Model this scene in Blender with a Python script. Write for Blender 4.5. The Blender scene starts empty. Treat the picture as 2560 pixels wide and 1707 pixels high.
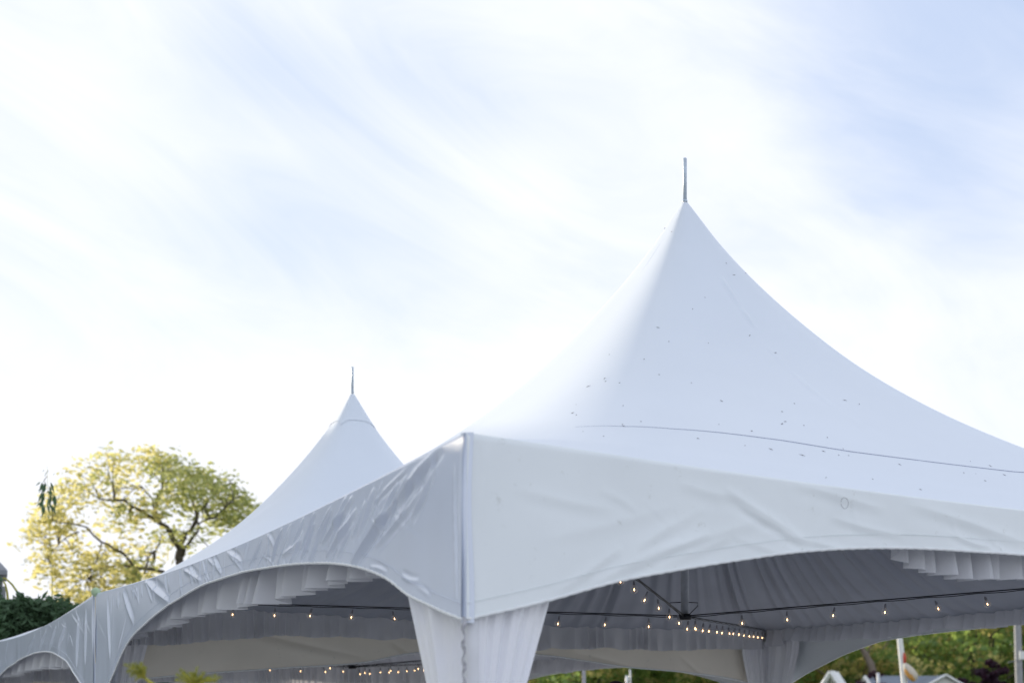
import bpy, math, random
import numpy as np
from mathutils import Vector, Matrix
from mathutils.bvhtree import BVHTree

R = math.radians
rng = np.random.default_rng(7)
random.seed(7)
sc = bpy.context.scene
col = sc.collection

# ------------------------------------------------------------------ camera
HC = 1.43                                   # eye height
cd = bpy.data.cameras.new('camera'); cam = bpy.data.objects.new('camera', cd); col.objects.link(cam)
cam.location = (0, 0, HC); cam.rotation_euler = (R(90), 0, 0)
cd.lens = 50; cd.sensor_width = 36; cd.shift_y = 0.390
cd.clip_start = 0.05; cd.clip_end = 3000
cd.dof.use_dof = True; cd.dof.focus_distance = 8.3; cd.dof.aperture_fstop = 2.4
sc.camera = cam

# ------------------------------------------------------------------ sky and sun
SUN_AZ = R(-43)                           # clockwise from +Y
SUN_EL = R(14)
w = bpy.data.worlds.new('World'); sc.world = w; w.use_nodes = True
nt = w.node_tree; nt.nodes.clear()
N = nt.nodes.new; LK = nt.links.new
def node(t, **kw):
    n = nt.nodes.new(t)
    for k, v in kw.items(): setattr(n, k, v)
    return n
def math_(op, a, b=None, c=None, clamp=False):
    n = node('ShaderNodeMath', operation=op, use_clamp=clamp)
    for i, x in enumerate((a, b, c)):
        if x is None: continue
        if isinstance(x, (int, float)): n.inputs[i].default_value = x
        else: LK(x, n.inputs[i])
    return n.outputs[0]
out = node('ShaderNodeOutputWorld'); bg = node('ShaderNodeBackground'); bg.inputs[1].default_value = 0.10
LK(bg.outputs[0], out.inputs[0])
sky = node('ShaderNodeTexSky', sky_type='NISHITA', sun_disc=False)
sky.sun_elevation = SUN_EL; sky.sun_rotation = SUN_AZ; sky.air_density = 1.0; sky.dust_density = 0.6; sky.ozone_density = 1.5
tc = node('ShaderNodeTexCoord')
sep = node('ShaderNodeSeparateXYZ'); LK(tc.outputs['Generated'], sep.inputs[0])
def noise(scale, loc, rot, stretch, detail=6, rough=.55, dist=.6):
    mp = node('ShaderNodeMapping', vector_type='TEXTURE'); mp.inputs['Location'].default_value = loc
    mp.inputs['Rotation'].default_value = rot; mp.inputs['Scale'].default_value = stretch
    LK(tc.outputs['Generated'], mp.inputs[0])
    n = node('ShaderNodeTexNoise'); n.inputs['Scale'].default_value = scale; n.inputs['Detail'].default_value = detail
    n.inputs['Roughness'].default_value = rough; n.inputs['Distortion'].default_value = dist
    LK(mp.outputs[0], n.inputs['Vector']); return n.outputs[0]
def sstep(x, a, b):
    n = node('ShaderNodeMapRange', interpolation_type='SMOOTHSTEP'); LK(x, n.inputs[0])
    n.inputs[1].default_value = a; n.inputs[2].default_value = b; return n.outputs[0]
def toward(d, a, b):                        # 0..1 as a direction nears d (a cloud bank or a gap in it)
    v = Vector(d).normalized()
    n = node('ShaderNodeVectorMath', operation='DOT_PRODUCT'); LK(tc.outputs['Generated'], n.inputs[0])
    n.inputs[1].default_value = v; return sstep(n.outputs['Value'], math.cos(R(a)), math.cos(R(b)))
big = noise(2.6, (.35, .2, 1.15), (0, R(12), 0), (1, 1, .5), 4, .5, .7)
wisp = noise(5.2, (2.1, .3, .4), (0, R(26), 0), (1.5, 1.2, .42), 8, .62, 1.5)
veil = toward((-.62, .70, .36), 100, 20)    # the cirrus veil thickens toward the sun and opens on the far side
gap = toward((.36, 1, .50), 10, 2)          # an open blue gap, high on the right
band = toward((-.14, 1, .425), 9, 1)        # a thinner stretch in the veil
dens = math_('ADD', math_('MULTIPLY', big, .80), math_('MULTIPLY', wisp, .58))
dens = math_('ADD', dens, math_('MULTIPLY', veil, .22))
dens = math_('SUBTRACT', dens, math_('MULTIPLY', gap, .40))
dens = math_('SUBTRACT', dens, math_('MULTIPLY', band, .20))
low = math_('SUBTRACT', 1, sstep(sep.outputs[2], .08, .44))
dens = math_('ADD', dens, math_('MULTIPLY', low, .22))
mask = sstep(dens, .28, 1.14)
mx = node('ShaderNodeMix', data_type='RGBA')
LK(mask, mx.inputs[0])
skyg = node('ShaderNodeMix', data_type='RGBA', blend_type='MIX'); skyg.inputs[0].default_value = .72
LK(sky.outputs[0], skyg.inputs[6]); skyg.inputs[7].default_value = (5.35, 6.3, 8.4, 1)   # thin high veil everywhere
LK(skyg.outputs[2], mx.inputs[6]); mx.inputs[7].default_value = (7.85, 8.02, 8.5, 1)   # sunlit cirrus
LK(mx.outputs[2], bg.inputs[0])

sd = bpy.data.lights.new('sun', 'SUN'); sd.energy = 3.9; sd.angle = R(0.55); sd.color = (1.0, .88, .70)
sun = bpy.data.objects.new('sun', sd); col.objects.link(sun)
sdir = Vector((math.sin(SUN_AZ) * math.cos(SUN_EL), math.cos(SUN_AZ) * math.cos(SUN_EL), math.sin(SUN_EL)))
sun.rotation_euler = sdir.to_track_quat('Z', 'Y').to_euler(); sun.location = (-20, 40, 30)

sc.view_settings.view_transform = 'Standard'; sc.view_settings.look = 'None'
sc.view_settings.exposure = 0.42; sc.view_settings.gamma = 1.0; sc.view_settings.use_curve_mapping = False
sc.render.engine = 'CYCLES'
sc.cycles.use_denoising = True; sc.cycles.max_bounces = 10; sc.cycles.diffuse_bounces = 5; sc.cycles.transparent_max_bounces = 12
sc.cycles.sample_clamp_indirect = 8

# ------------------------------------------------------------------ materials
def material(name, base, rough=.6, spec=.4, var=.06, vscale=3.0, bump=0, bscale=60, metal=0, transl=0, tcol=None, spots=None, stretch=None, sheen=0):
    m = bpy.data.materials.new(name); m.use_nodes = True
    t = m.node_tree; p = t.nodes['Principled BSDF']; o = t.nodes['Material Output']
    p.inputs['Roughness'].default_value = rough; p.inputs['Metallic'].default_value = metal
    p.inputs['Specular IOR Level'].default_value = spec
    c = t.nodes.new('ShaderNodeTexCoord'); n = t.nodes.new('ShaderNodeTexNoise')
    n.inputs['Scale'].default_value = vscale; n.inputs['Detail'].default_value = 5
    src = c.outputs['Object']
    if stretch:
        mp = t.nodes.new('ShaderNodeMapping'); mp.inputs['Scale'].default_value = stretch; t.links.new(src, mp.inputs[0]); src = mp.outputs[0]
    t.links.new(src, n.inputs[0])
    r = t.nodes.new('ShaderNodeValToRGB')
    b = np.array(base)
    r.color_ramp.elements[0].position = .3; r.color_ramp.elements[1].position = .7
    r.color_ramp.elements[0].color = (*np.clip(b * (1 - var), 0, 1), 1); r.color_ramp.elements[1].color = (*np.clip(b * (1 + var), 0, .92), 1)
    t.links.new(n.outputs[0], r.inputs[0]); colr = r.outputs[0]
    if spots:                                   # grime: thin dull flecks and smudges
        sscale, thr, scol, amt = spots
        n2 = t.nodes.new('ShaderNodeTexNoise'); n2.inputs['Scale'].default_value = sscale; n2.inputs['Detail'].default_value = 8; n2.inputs['Roughness'].default_value = .7
        t.links.new(src, n2.inputs[0])
        q = t.nodes.new('ShaderNodeMapRange'); q.inputs[1].default_value = thr; q.inputs[2].default_value = thr + .12; q.inputs[4].default_value = amt
        t.links.new(n2.outputs[0], q.inputs[0])
        x = t.nodes.new('ShaderNodeMix'); x.data_type = 'RGBA'; t.links.new(q.outputs[0], x.inputs[0]); t.links.new(colr, x.inputs[6]); x.inputs[7].default_value = (*scol, 1); colr = x.outputs[2]
    t.links.new(colr, p.inputs['Base Color'])
    if sheen: p.inputs['Sheen Weight'].default_value = sheen
    if bump:
        n3 = t.nodes.new('ShaderNodeTexNoise'); n3.inputs['Scale'].default_value = bscale; n3.inputs['Detail'].default_value = 4
        t.links.new(src, n3.inputs[0]); bp = t.nodes.new('ShaderNodeBump'); bp.inputs['Strength'].default_value = bump; bp.inputs['Distance'].default_value = .01
        t.links.new(n3.outputs[0], bp.inputs['Height']); t.links.new(bp.outputs[0], p.inputs['Normal'])
    if transl:
        tr = t.nodes.new('ShaderNodeBsdfTranslucent'); tr.inputs[0].default_value = (*(tcol or base), 1)
        ms = t.nodes.new('ShaderNodeMixShader'); ms.inputs[0].default_value = transl
        t.links.new(p.outputs[0], ms.inputs[1]); t.links.new(tr.outputs[0], ms.inputs[2]); t.links.new(ms.outputs[0], o.inputs[0])
    return m
def emitter(name, c, s):
    m = bpy.data.materials.new(name); m.use_nodes = True; t = m.node_tree; p = t.nodes['Principled BSDF']
    p.inputs['Base Color'].default_value = (*c, 1); p.inputs['Emission Color'].default_value = (*c, 1); p.inputs['Emission Strength'].default_value = s
    return m
def thin_glass(name):
    m = bpy.data.materials.new(name); m.use_nodes = True; t = m.node_tree; t.nodes.remove(t.nodes['Principled BSDF'])
    a = t.nodes.new('ShaderNodeBsdfTransparent'); a.inputs[0].default_value = (.97, .97, .97, 1)
    g = t.nodes.new('ShaderNodeBsdfGlossy'); g.inputs['Roughness'].default_value = .06
    fr = t.nodes.new('ShaderNodeLayerWeight'); fr.inputs[0].default_value = .25
    ms = t.nodes.new('ShaderNodeMixShader'); mu = t.nodes.new('ShaderNodeMath'); mu.operation = 'MULTIPLY'; mu.inputs[1].default_value = .8; df = t.nodes.new('ShaderNodeBsdfDiffuse'); df.inputs[0].default_value = (.85, .85, .86, 1); gd = t.nodes.new('ShaderNodeMixShader'); t.links.new(g.outputs[0], gd.inputs[1]); t.links.new(df.outputs[0], gd.inputs[2]); t.links.new(fr.outputs['Facing'], mu.inputs[0]); t.links.new(mu.outputs[0], ms.inputs[0]); t.links.new(a.outputs[0], ms.inputs[1]); t.links.new(gd.outputs[0], ms.inputs[2])  # white diffuse mixed in at the rim paints the bright refracted edge
    t.links.new(ms.outputs[0], t.nodes['Material Output'].inputs[0]); return m

M = dict(
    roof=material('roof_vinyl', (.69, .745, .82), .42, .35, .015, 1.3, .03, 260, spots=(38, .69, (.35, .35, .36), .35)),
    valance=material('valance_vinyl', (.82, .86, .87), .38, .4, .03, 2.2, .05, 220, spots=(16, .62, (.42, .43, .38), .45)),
    gloss=material('shaded_glossy_vinyl', (.69, .745, .85), .18, .8, .03, 2.0, .04, 200, spots=(25, .69, (.4, .4, .42), .3)),  # skirt vinyl again for the left sides, their bluish shade put into the colour
    beige=material('beige_vinyl', (.86, .81, .70), .45, .35, .04, 2.2, .05, 220, spots=(16, .62, (.42, .43, .38), .4)),  # warmer beige vinyl for the back skirts
    hem=material('hem_rope', (.80, .82, .82), .4, .4, .05, 30),
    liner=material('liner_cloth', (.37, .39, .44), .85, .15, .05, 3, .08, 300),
    ruffle=material('ruffle_cloth', (.69, .70, .73), .85, .15, .04, 4, .06, 300, transl=.22, tcol=(.62, .62, .66)),
    drape=material('drape_cloth', (.90, .91, .97), .8, .2, .02, 3, .05, 400, transl=.08, tcol=(.75, .77, .85)),
    seam=material('seam_weld', (.30, .33, .45), .5, .3, .05, 20),
    lace=material('dirty_strap', (.42, .42, .45), .7, .2, .3, 60),
    steel=material('galvanised_steel', (.50, .57, .64), .45, .5, .12, 40, metal=.5),
    darksteel=material('painted_steel', (.36, .38, .41), .45, .4, .1, 30, metal=.5),
    cable=material('black_cable', (.012, .014, .018), .5, .3, .1, 30),
    alu=material('white_post', (.70, .71, .74), .4, .4, .05, 10),
    brass=material('bulb_socket', (.26, .26, .28), .5, .3, .1, 40),
    glass=thin_glass('bulb_glass'),
    glow=emitter('filament', (1.0, .60, .28), 6),
    debris=material('dry_debris', (.13, .12, .14), .8, .2, .3, 80),
    grass=material('lawn', (.07, .10, .035), .9, .2, .35, .8, .3, 30),
    gravel=material('gravel', (.46, .46, .47), .9, .2, .25, 14, .6, 60),
    bark=material('bark', (.10, .085, .07), .9, .2, .3, 6, .4, 20, stretch=(1, 1, .3)),
    bark2=material('pale_bark', (.22, .18, .15), .9, .2, .25, 5, .4, 18, stretch=(1, 1, .3)),
    leafsun=material('leaf_sunlit_yellow', (.24, .25, .09), .55, .3, .35, .35, transl=.62, tcol=(.88, .80, .34)),
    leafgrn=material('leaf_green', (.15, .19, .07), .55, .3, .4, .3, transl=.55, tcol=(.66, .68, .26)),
    leaffar=material('leaf_far', (.10, .17, .055), .55, .3, .5, .22, transl=.35, tcol=(.55, .72, .18)),
    leaffarsun=material('leaf_far_sunlit', (.25, .24, .10), .5, .4, .3, .3, transl=.5, tcol=(.90, .80, .30)),
    leafdark=material('leaf_conifer', (.085, .155, .08), .6, .3, .4, .9, transl=.12, tcol=(.10, .20, .06)),
    leafplum=material('leaf_plum', (.035, .015, .03), .55, .3, .3, 1.0, transl=.2, tcol=(.10, .02, .05)),
    leafgold=material('leaf_gold_sprig', (.26, .28, .05), .55, .3, .25, 8, transl=.4, tcol=(.5, .5, .08)),
    shoot=material('shoot', (.55, .52, .10), .5, .3, .2, 10, transl=.3, tcol=(.6, .55, .1)),
    ball=material('pale_green_cap', (.42, .55, .36), .6, .3, .05, 10),
    mortar=material('mortar', (.30, .30, .31), .9, .2, .1, 10),
    stone=material('grey_stone', (.34, .35, .38), .8, .2, .15, 4, .3, 20),
    siding=material('white_siding', (.75, .74, .72), .6, .3, .04, 3),
    roofgrey=material('grey_roof', (.20, .23, .28), .85, .2, .15, 2.5, .3, 25),
    brick=material('chimney_brick', (.22, .14, .13), .85, .2, .25, 8, .3, 20),
    pane=material('window_glass', (.03, .04, .05), .08, .6, .1, 2),
    white=material('white_paint', (.80, .80, .79), .45, .4, .03, 5),
    flag=material('flag_cloth', (.80, .77, .70), .8, .2, .04, 5, transl=.3, tcol=(.8, .72, .55)),
    orange=material('flag_orange', (.75, .42, .12), .8, .2, .05, 5, transl=.3, tcol=(.8, .45, .12)),
    red=material('flag_red', (.55, .10, .07), .8, .2, .05, 5),
    greypole=material('weathered_pole', (.34, .34, .36), .7, .3, .12, 9),
    skin=material('skin', (.48, .30, .22), .5, .4, .04, 20),
    hair=material('hair', (.035, .018, .016), .5, .4, .3, 60),
    shirt=material('shirt', (.08, .09, .14), .8, .2, .08, 20),
    trousers=material('trousers', (.06, .06, .07), .8, .2, .08, 20),
)

# ------------------------------------------------------------------ helpers
def tag(o, label=None, cat=None, group=None, kind=None):
    if label: o['label'] = label
    if cat: o['category'] = cat
    if group: o['group'] = group
    if kind: o['kind'] = kind
    return o
def link(o, parent=None):
    col.objects.link(o)
    if parent: o.parent = parent
    return o
def empty(name, loc=(0, 0, 0), rz=0, parent=None):
    o = bpy.data.objects.new(name, None); o.empty_display_size = .2; o.location = loc; o.rotation_euler = (0, 0, rz)
    return link(o, parent)
def mesh(name, V, F, mat, parent=None, smooth=True, loc=None):
    me = bpy.data.meshes.new(name)
    V = np.asarray(V, dtype=np.float32).reshape(-1, 3)
    if isinstance(F, np.ndarray) and F.ndim == 2:
        k = F.shape[1]; me.vertices.add(len(V)); me.vertices.foreach_set('co', V.ravel())
        me.loops.add(F.size); me.loops.foreach_set('vertex_index', F.astype(np.int32).ravel())
        me.polygons.add(len(F)); me.polygons.foreach_set('loop_start', np.arange(0, F.size, k, dtype=np.int32))
        me.update(calc_edges=True)
    else: me.from_pydata(V.tolist(), [], F)
    me.validate()
    if smooth: me.polygons.foreach_set('use_smooth', np.ones(len(me.polygons), dtype=bool))
    me.materials.append(mat)
    o = bpy.data.objects.new(name, me)
    if loc is not None: o.location = loc
    return link(o, parent)
def grid_faces(nr, nc, closed=False):
    i = np.arange(nr - 1)[:, None]; j = np.arange(nc if closed else nc - 1)[None, :]
    j2 = (j + 1) % nc
    return np.stack([i * nc + j, i * nc + j2, (i + 1) * nc + j2, (i + 1) * nc + j], -1).reshape(-1, 4)
def tube_geo(P, rad, seg=8):
    P = np.asarray(P, float); n = len(P); rad = np.broadcast_to(np.asarray(rad, float), (n,))
    T = np.gradient(P, axis=0); T /= np.linalg.norm(T, axis=1)[:, None] + 1e-9
    ref = np.array([0, 0, 1.]) if abs(T[:, 2]).mean() < .8 else np.array([1., 0, 0])
    A = np.cross(T, ref); A /= np.linalg.norm(A, axis=1)[:, None] + 1e-9; B = np.cross(T, A)
    th = np.linspace(0, 2 * np.pi, seg, endpoint=False)
    V = P[:, None] + rad[:, None, None] * (np.cos(th)[None, :, None] * A[:, None] + np.sin(th)[None, :, None] * B[:, None])
    F = [tuple(f) for f in grid_faces(n, seg, True)]
    F += [tuple(range(seg))[::-1], tuple((n - 1) * seg + k for k in range(seg))]
    return V.reshape(-1, 3), F
def join(geos):
    V, F, o = [], [], 0
    for v, f in geos:
        V.append(v); F += [tuple(k + o for k in q) for q in f]; o += len(v)
    return np.concatenate(V), F
def tube(name, P, rad, mat, parent=None, seg=8): 
    V, F = tube_geo(P, rad, seg); return mesh(name, V, F, mat, parent)
def box_geo(c, s):
    c = np.array(c, float); s = np.array(s, float) / 2
    V = np.array([[x, y, z] for x in (-1, 1) for y in (-1, 1) for z in (-1, 1)]) * s + c
    return V, [(0, 1, 3, 2), (4, 6, 7, 5), (0, 4, 5, 1), (2, 3, 7, 6), (0, 2, 6, 4), (1, 5, 7, 3)]
def lathe_geo(prof, seg=16):
    th = np.linspace(0, 2 * np.pi, seg, endpoint=False)
    V = np.array([[r * np.cos(t), r * np.sin(t), z] for r, z in prof for t in th])
    return V, [tuple(f) for f in grid_faces(len(prof), seg, True)]
def px(x, y, Y):                                   # a point of the photograph at depth Y, in metres
    return np.array([(x - 1280) * Y / 3555.6, Y, HC + (1852 - y) * Y / 3555.6])
def smooth_noise(n, period, amp, r):
    k = max(4, int(n / period)); v = r.normal(size=k + 3)
    x = np.linspace(0, k, n); i = x.astype(int); f = x - i; f = f * f * (3 - 2 * f)
    return amp * (v[i] * (1 - f) + v[i + 1] * f)

# ------------------------------------------------------------------ ground
gx = np.linspace(-1, 1, 81); gx = np.sign(gx) * np.abs(gx) ** 3 * 1500
X, Y = np.meshgrid(gx, gx); Zg = np.where(np.hypot(X, Y) > 25, .25 * np.sin(X * .05) * np.cos(Y * .043), 0) - .0
tag(mesh('ground', np.stack([X, Y, Zg], -1).reshape(-1, 3), grid_faces(81, 81), M['grass']), 'mown green lawn under and around the tents', None, None, 'structure')

gx2, gy2 = np.meshgrid(np.linspace(-22, 34, 40), np.linspace(-30, 30, 40))  # pale sheet added over the lawn for the light it bounces
tag(mesh('gravel_yard', np.stack([gx2, gy2, np.full_like(gx2, .012)], -1).reshape(-1, 3), grid_faces(40, 40), M['gravel']), 'unseen pale crushed-stone yard added under the tents to bounce light upward', None, None, 'structure')

# ------------------------------------------------------------------ peak tents
H = HC + 1.0725; L = 6.1; h = L / 2
KN = np.array([0, .012, .05, .1, .17, .25, .35, .47, .6, .75, .88, 1])
ZN = np.array([3.455, 3.385, 3.156, 2.901, 2.596, 2.297, 2.002, 1.725, 1.487, 1.277, 1.157, 1.0725]) - 1.0725
def pchip(x):
    d = np.diff(ZN) / np.diff(KN); m = np.concatenate([[d[0]], (d[1:] + d[:-1]) / 2, [d[-1]]])
    i = np.clip(np.searchsorted(KN, x, 'right') - 1, 0, len(KN) - 2); hh = KN[i + 1] - KN[i]; t = np.clip((x - KN[i]) / hh, 0, 1)
    return (2*t**3-3*t**2+1)*ZN[i] + (t**3-2*t**2+t)*hh*m[i] + (-2*t**3+3*t**2)*ZN[i+1] + (t**3-t**2)*hh*m[i+1]
class Tent: pass
def roof_z(a, b, T):
    s = np.maximum(abs(a), abs(b)); t = np.minimum(abs(a), abs(b)) / np.maximum(s, 1e-6)
    k = (.26 - .14 * s) * .7 * (1 - s ** 6)
    p = np.clip(np.log(2) / -np.log(1 - np.clip(k, .012, .5)), 2.2, 58)
    n = s * ((1 + t ** p) / 2) ** (1 / p)
    e = np.clip((s - .86) / .14, 0, 1); e = e * e * (3 - 2 * e); n = n * (1 - e) + s * e
    z = pchip(n)
    z = z * (1 + T.lift * np.clip(1 - n * 3, 0, 1))
    wv = np.clip((s - .45) / .55, 0, 1) ** 2
    return z - T.sag * np.cos(t * np.pi / 2) ** 1.0 * wv
def ring(s, ncol):                                 # around the square, 4*ncol points: faces S, E, N, W
    t = np.linspace(-1, 1, ncol, endpoint=False)
    one = np.ones(ncol)
    return np.concatenate([t, one, -t, -one]) * s, np.concatenate([-one, t, one, -t]) * s
def roof_xy(a, b, T, half):
    s = np.maximum(abs(a), abs(b)); t = np.minimum(abs(a), abs(b)) / np.maximum(s, 1e-6)
    bow = 1 - .012 * np.cos(t * np.pi / 2) * np.clip((s - .4) / .6, 0, 1) ** 2
    x = a * half * np.where(abs(a) >= abs(b), bow, 1); y = b * half * np.where(abs(b) > abs(a), bow, 1)
    w_ = np.clip(1 - s, 0, 1)
    return x + T.off[0] * w_, y + T.off[1] * w_

SIDES = {  # name: origin corner, direction, outward normal (local)
    'W': ((-h, -h), (0, 1), (-1, 0)), 'S': ((-h, -h), (1, 0), (0, -1)),
    'N': ((-h, h), (1, 0), (0, 1)), 'E': ((h, h), (0, -1), (1, 0))}
def side_pt(sd, tm, out, z):
    (ox, oy), (dx, dy), (nx, ny) = SIDES[sd]
    return np.stack([ox + dx * tm + nx * out, oy + dy * tm + ny * out, z], -1)
def eave(T, tm):
    t = np.clip(tm / L, 0, 1); c = np.cos(abs(2 * t - 1) * np.pi / 2)
    return -T.sag * c, -.012 * h * c              # dz, dout
def prof(pts, t): 
    p = np.array(pts); x, y = p[:, 0], p[:, 1]
    d = np.diff(y) / np.diff(x); m = np.concatenate([[d[0]], (d[1:] + d[:-1]) / 2, [d[-1]]])
    i = np.clip(np.searchsorted(x, t, 'right') - 1, 0, len(x) - 2); hh = x[i+1] - x[i]; u = (t - x[i]) / hh
    return (2*u**3-3*u**2+1)*y[i] + (u**3-2*u**2+u)*hh*m[i] + (-2*u**3+3*u**2)*y[i+1] + (u**3-u**2)*hh*m[i+1]

def build_canopy(root, T):
    nr, nc = 110, 120
    S = np.linspace(0, 1, nr) ** 1.25; S[0] = .004
    V = []
    for s in S:
        a, b = ring(s, nc); z = roof_z(a, b, T); x, y = roof_xy(a, b, T, h)
        # puckers where the hip seam is stretched, and faint tension creases
        t = np.minimum(abs(a), abs(b)) / np.maximum(np.maximum(abs(a), abs(b)), 1e-6)
        for (s0, s1, tt, wd, A) in T.puckers:
            if s0 < s < s1:
                g = math.sin((s - s0) / (s1 - s0) * math.pi)
                sel = (b <= -abs(a) + 1e-9) & (a < 0) if tt >= 0 else (a <= -abs(b) + 1e-9) & (b < 0)
                z = z + np.where(sel, A * g * np.exp(-((t - abs(tt)) * s * h / wd) ** 2), 0)
        V.append(np.stack([x, y, H + z], -1))
    V = np.concatenate(V)
    F = [tuple(f) for f in grid_faces(nr, 4 * nc, True)]
    o = mesh('canopy', V, F, M['roof'], root); T.canopy = o
    return o

def build_valance(root, T, sd, drops, folds, mat, amp=.007, seed=1, nc=560, nr=52, fa=.50, fw=.50):
    if sd == 'S': fa, fw = .62, .65
    if sd == 'W': fa, fw, nc, nr = 1.0, .48, 1150, 76
    r = np.random.default_rng(seed)
    tm = np.linspace(.004, L - .004, nc); dz, do = eave(T, tm); drop = prof(drops, tm / L)
    W = np.linspace(0, 1, nr)[:, None]
    d = -dz[None] + W * (drop + dz)[None]; t2 = np.broadcast_to(tm[None], d.shape)
    disp = np.zeros_like(d)
    # broad billow + vertical hang ripples, fading to the stretched eave
    disp += W ** .8 * (smooth_noise(nc, 34 * nc / 560, amp * .8, r) + smooth_noise(nc, 14 * nc / 560, amp * .25, r))[None]
    q = (t2 + d * r.uniform(-.6, .6))
    for k in range(26):                            # many short shallow creases, running down the cloth
        c = r.uniform(0, L); c2 = c + r.normal(0, .22); d0 = r.uniform(.02, .25); d1 = d0 + r.uniform(.06, .22)
        folds = list(folds) + [(c, d0, c2, d1, r.uniform(.001, .004), r.uniform(.010, .024))]
    pw = 1.15 if sd == 'W' else 1.5
    for f in folds:
        x0, y0, x1, y1, A, wd = f; A *= fa; wd *= fw
        ax = np.array([x1 - x0, y1 - y0]); ln = np.linalg.norm(ax); ax = ax / ln
        al = ((t2 - x0) * ax[0] + (d - y0) * ax[1]) / ln; ac = (-(t2 - x0) * ax[1] + (d - y0) * ax[0])
        ac = ac + .004 * np.sin(al * 5 + x0 * 9)
        env = np.clip(1 - (2 * al - 1) ** 2, 0, 1) ** .6 * ((al > -.0) & (al < 1.0))
        disp += A * env * (np.exp(-(abs(ac) / wd) ** pw) - .55 * np.exp(-((ac - 1.9 * wd) / (1.3 * wd)) ** 2))
    out = do[None] + .006 + disp * np.clip(.12 + W / .10, 0, 1)
    out[0] -= .007
    d[0] -= .002
    V = side_pt(sd, t2, out, H - d)
    # fold the hem under a little
    o = mesh('valance', V.reshape(-1, 3), grid_faces(nr, nc), mat, root)
    bot = V[-1]
    tw = np.arange(nc)
    tw = tw * 560 / nc
    hemp = bot + np.array([0, 0, -.004]) + .0008 * np.stack([np.sin(tw * 1.3), np.sin(tw * 1.3), np.cos(tw * 1.3)], -1)
    tube('hem', hemp, .0062 + .0008 * np.sin(tw * 2.1), M['hem'], o, 6)
    # the pocket seam just above the hem, a thin welded ridge
    k = np.argmin(abs(W[:, 0] - .80))
    line = side_pt(sd, tm, (do + .006) + disp[-max(2, nr // 8)] + .003, H - (drop - .052))
    tube('pocket_seam', line, .0011, mat, o, 5)
    return o

def build_ruffle(root, T, sd, drops, seed=1, nc=900, nr=14, inset=.11):
    r = np.random.default_rng(seed)
    tm = np.linspace(inset, L - inset, nc); dz, do = eave(T, tm); drop = prof(drops, tm / L) + smooth_noise(nc, 26, .010, r)
    W = np.linspace(0, 1, nr)[:, None]
    ph = np.cumsum(np.exp(smooth_noise(nc, 22, .45, r))); ph = ph / ph[-1] * (40 if sd == 'W' else 54) * 2 * np.pi
    wave = np.abs(((ph / (2 * np.pi)) % 1) * 2 - 1) * 2 - 1
    wave = np.sin(wave * 1.25) + .35 * np.sin(ph * .5 + 1)
    ampv = .62 + .38 * np.abs(smooth_noise(nc, 40, 1, r))
    off = (.006 + (.062 if sd == 'W' else .040) * W ** .8) * (wave * ampv)[None]
    z0 = .025 - dz
    d = z0[None] + W * (drop - z0)[None]
    t2 = tm[None] + W * .014 * np.sin(ph * 1.0 + .8)[None]
    V = side_pt(sd, t2, do[None] - inset + off, H - d)
    return mesh('ruffle', V.reshape(-1, 3), grid_faces(nr, nc), M['ruffle'], root)

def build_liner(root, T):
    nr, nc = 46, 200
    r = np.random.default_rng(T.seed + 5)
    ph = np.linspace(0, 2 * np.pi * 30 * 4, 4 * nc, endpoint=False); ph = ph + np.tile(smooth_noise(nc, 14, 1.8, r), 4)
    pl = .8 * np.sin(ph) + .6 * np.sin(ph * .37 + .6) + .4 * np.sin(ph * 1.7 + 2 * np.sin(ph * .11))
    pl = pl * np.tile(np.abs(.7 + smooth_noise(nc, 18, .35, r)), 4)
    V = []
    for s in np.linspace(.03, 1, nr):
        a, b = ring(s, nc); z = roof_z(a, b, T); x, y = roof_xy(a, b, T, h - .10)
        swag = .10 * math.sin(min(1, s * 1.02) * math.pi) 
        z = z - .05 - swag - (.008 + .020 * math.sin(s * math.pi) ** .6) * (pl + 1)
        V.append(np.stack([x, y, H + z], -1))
    return mesh('liner', np.concatenate(V), [tuple(f) for f in grid_faces(nr, 4 * nc, True)], M['liner'], root)

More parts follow.
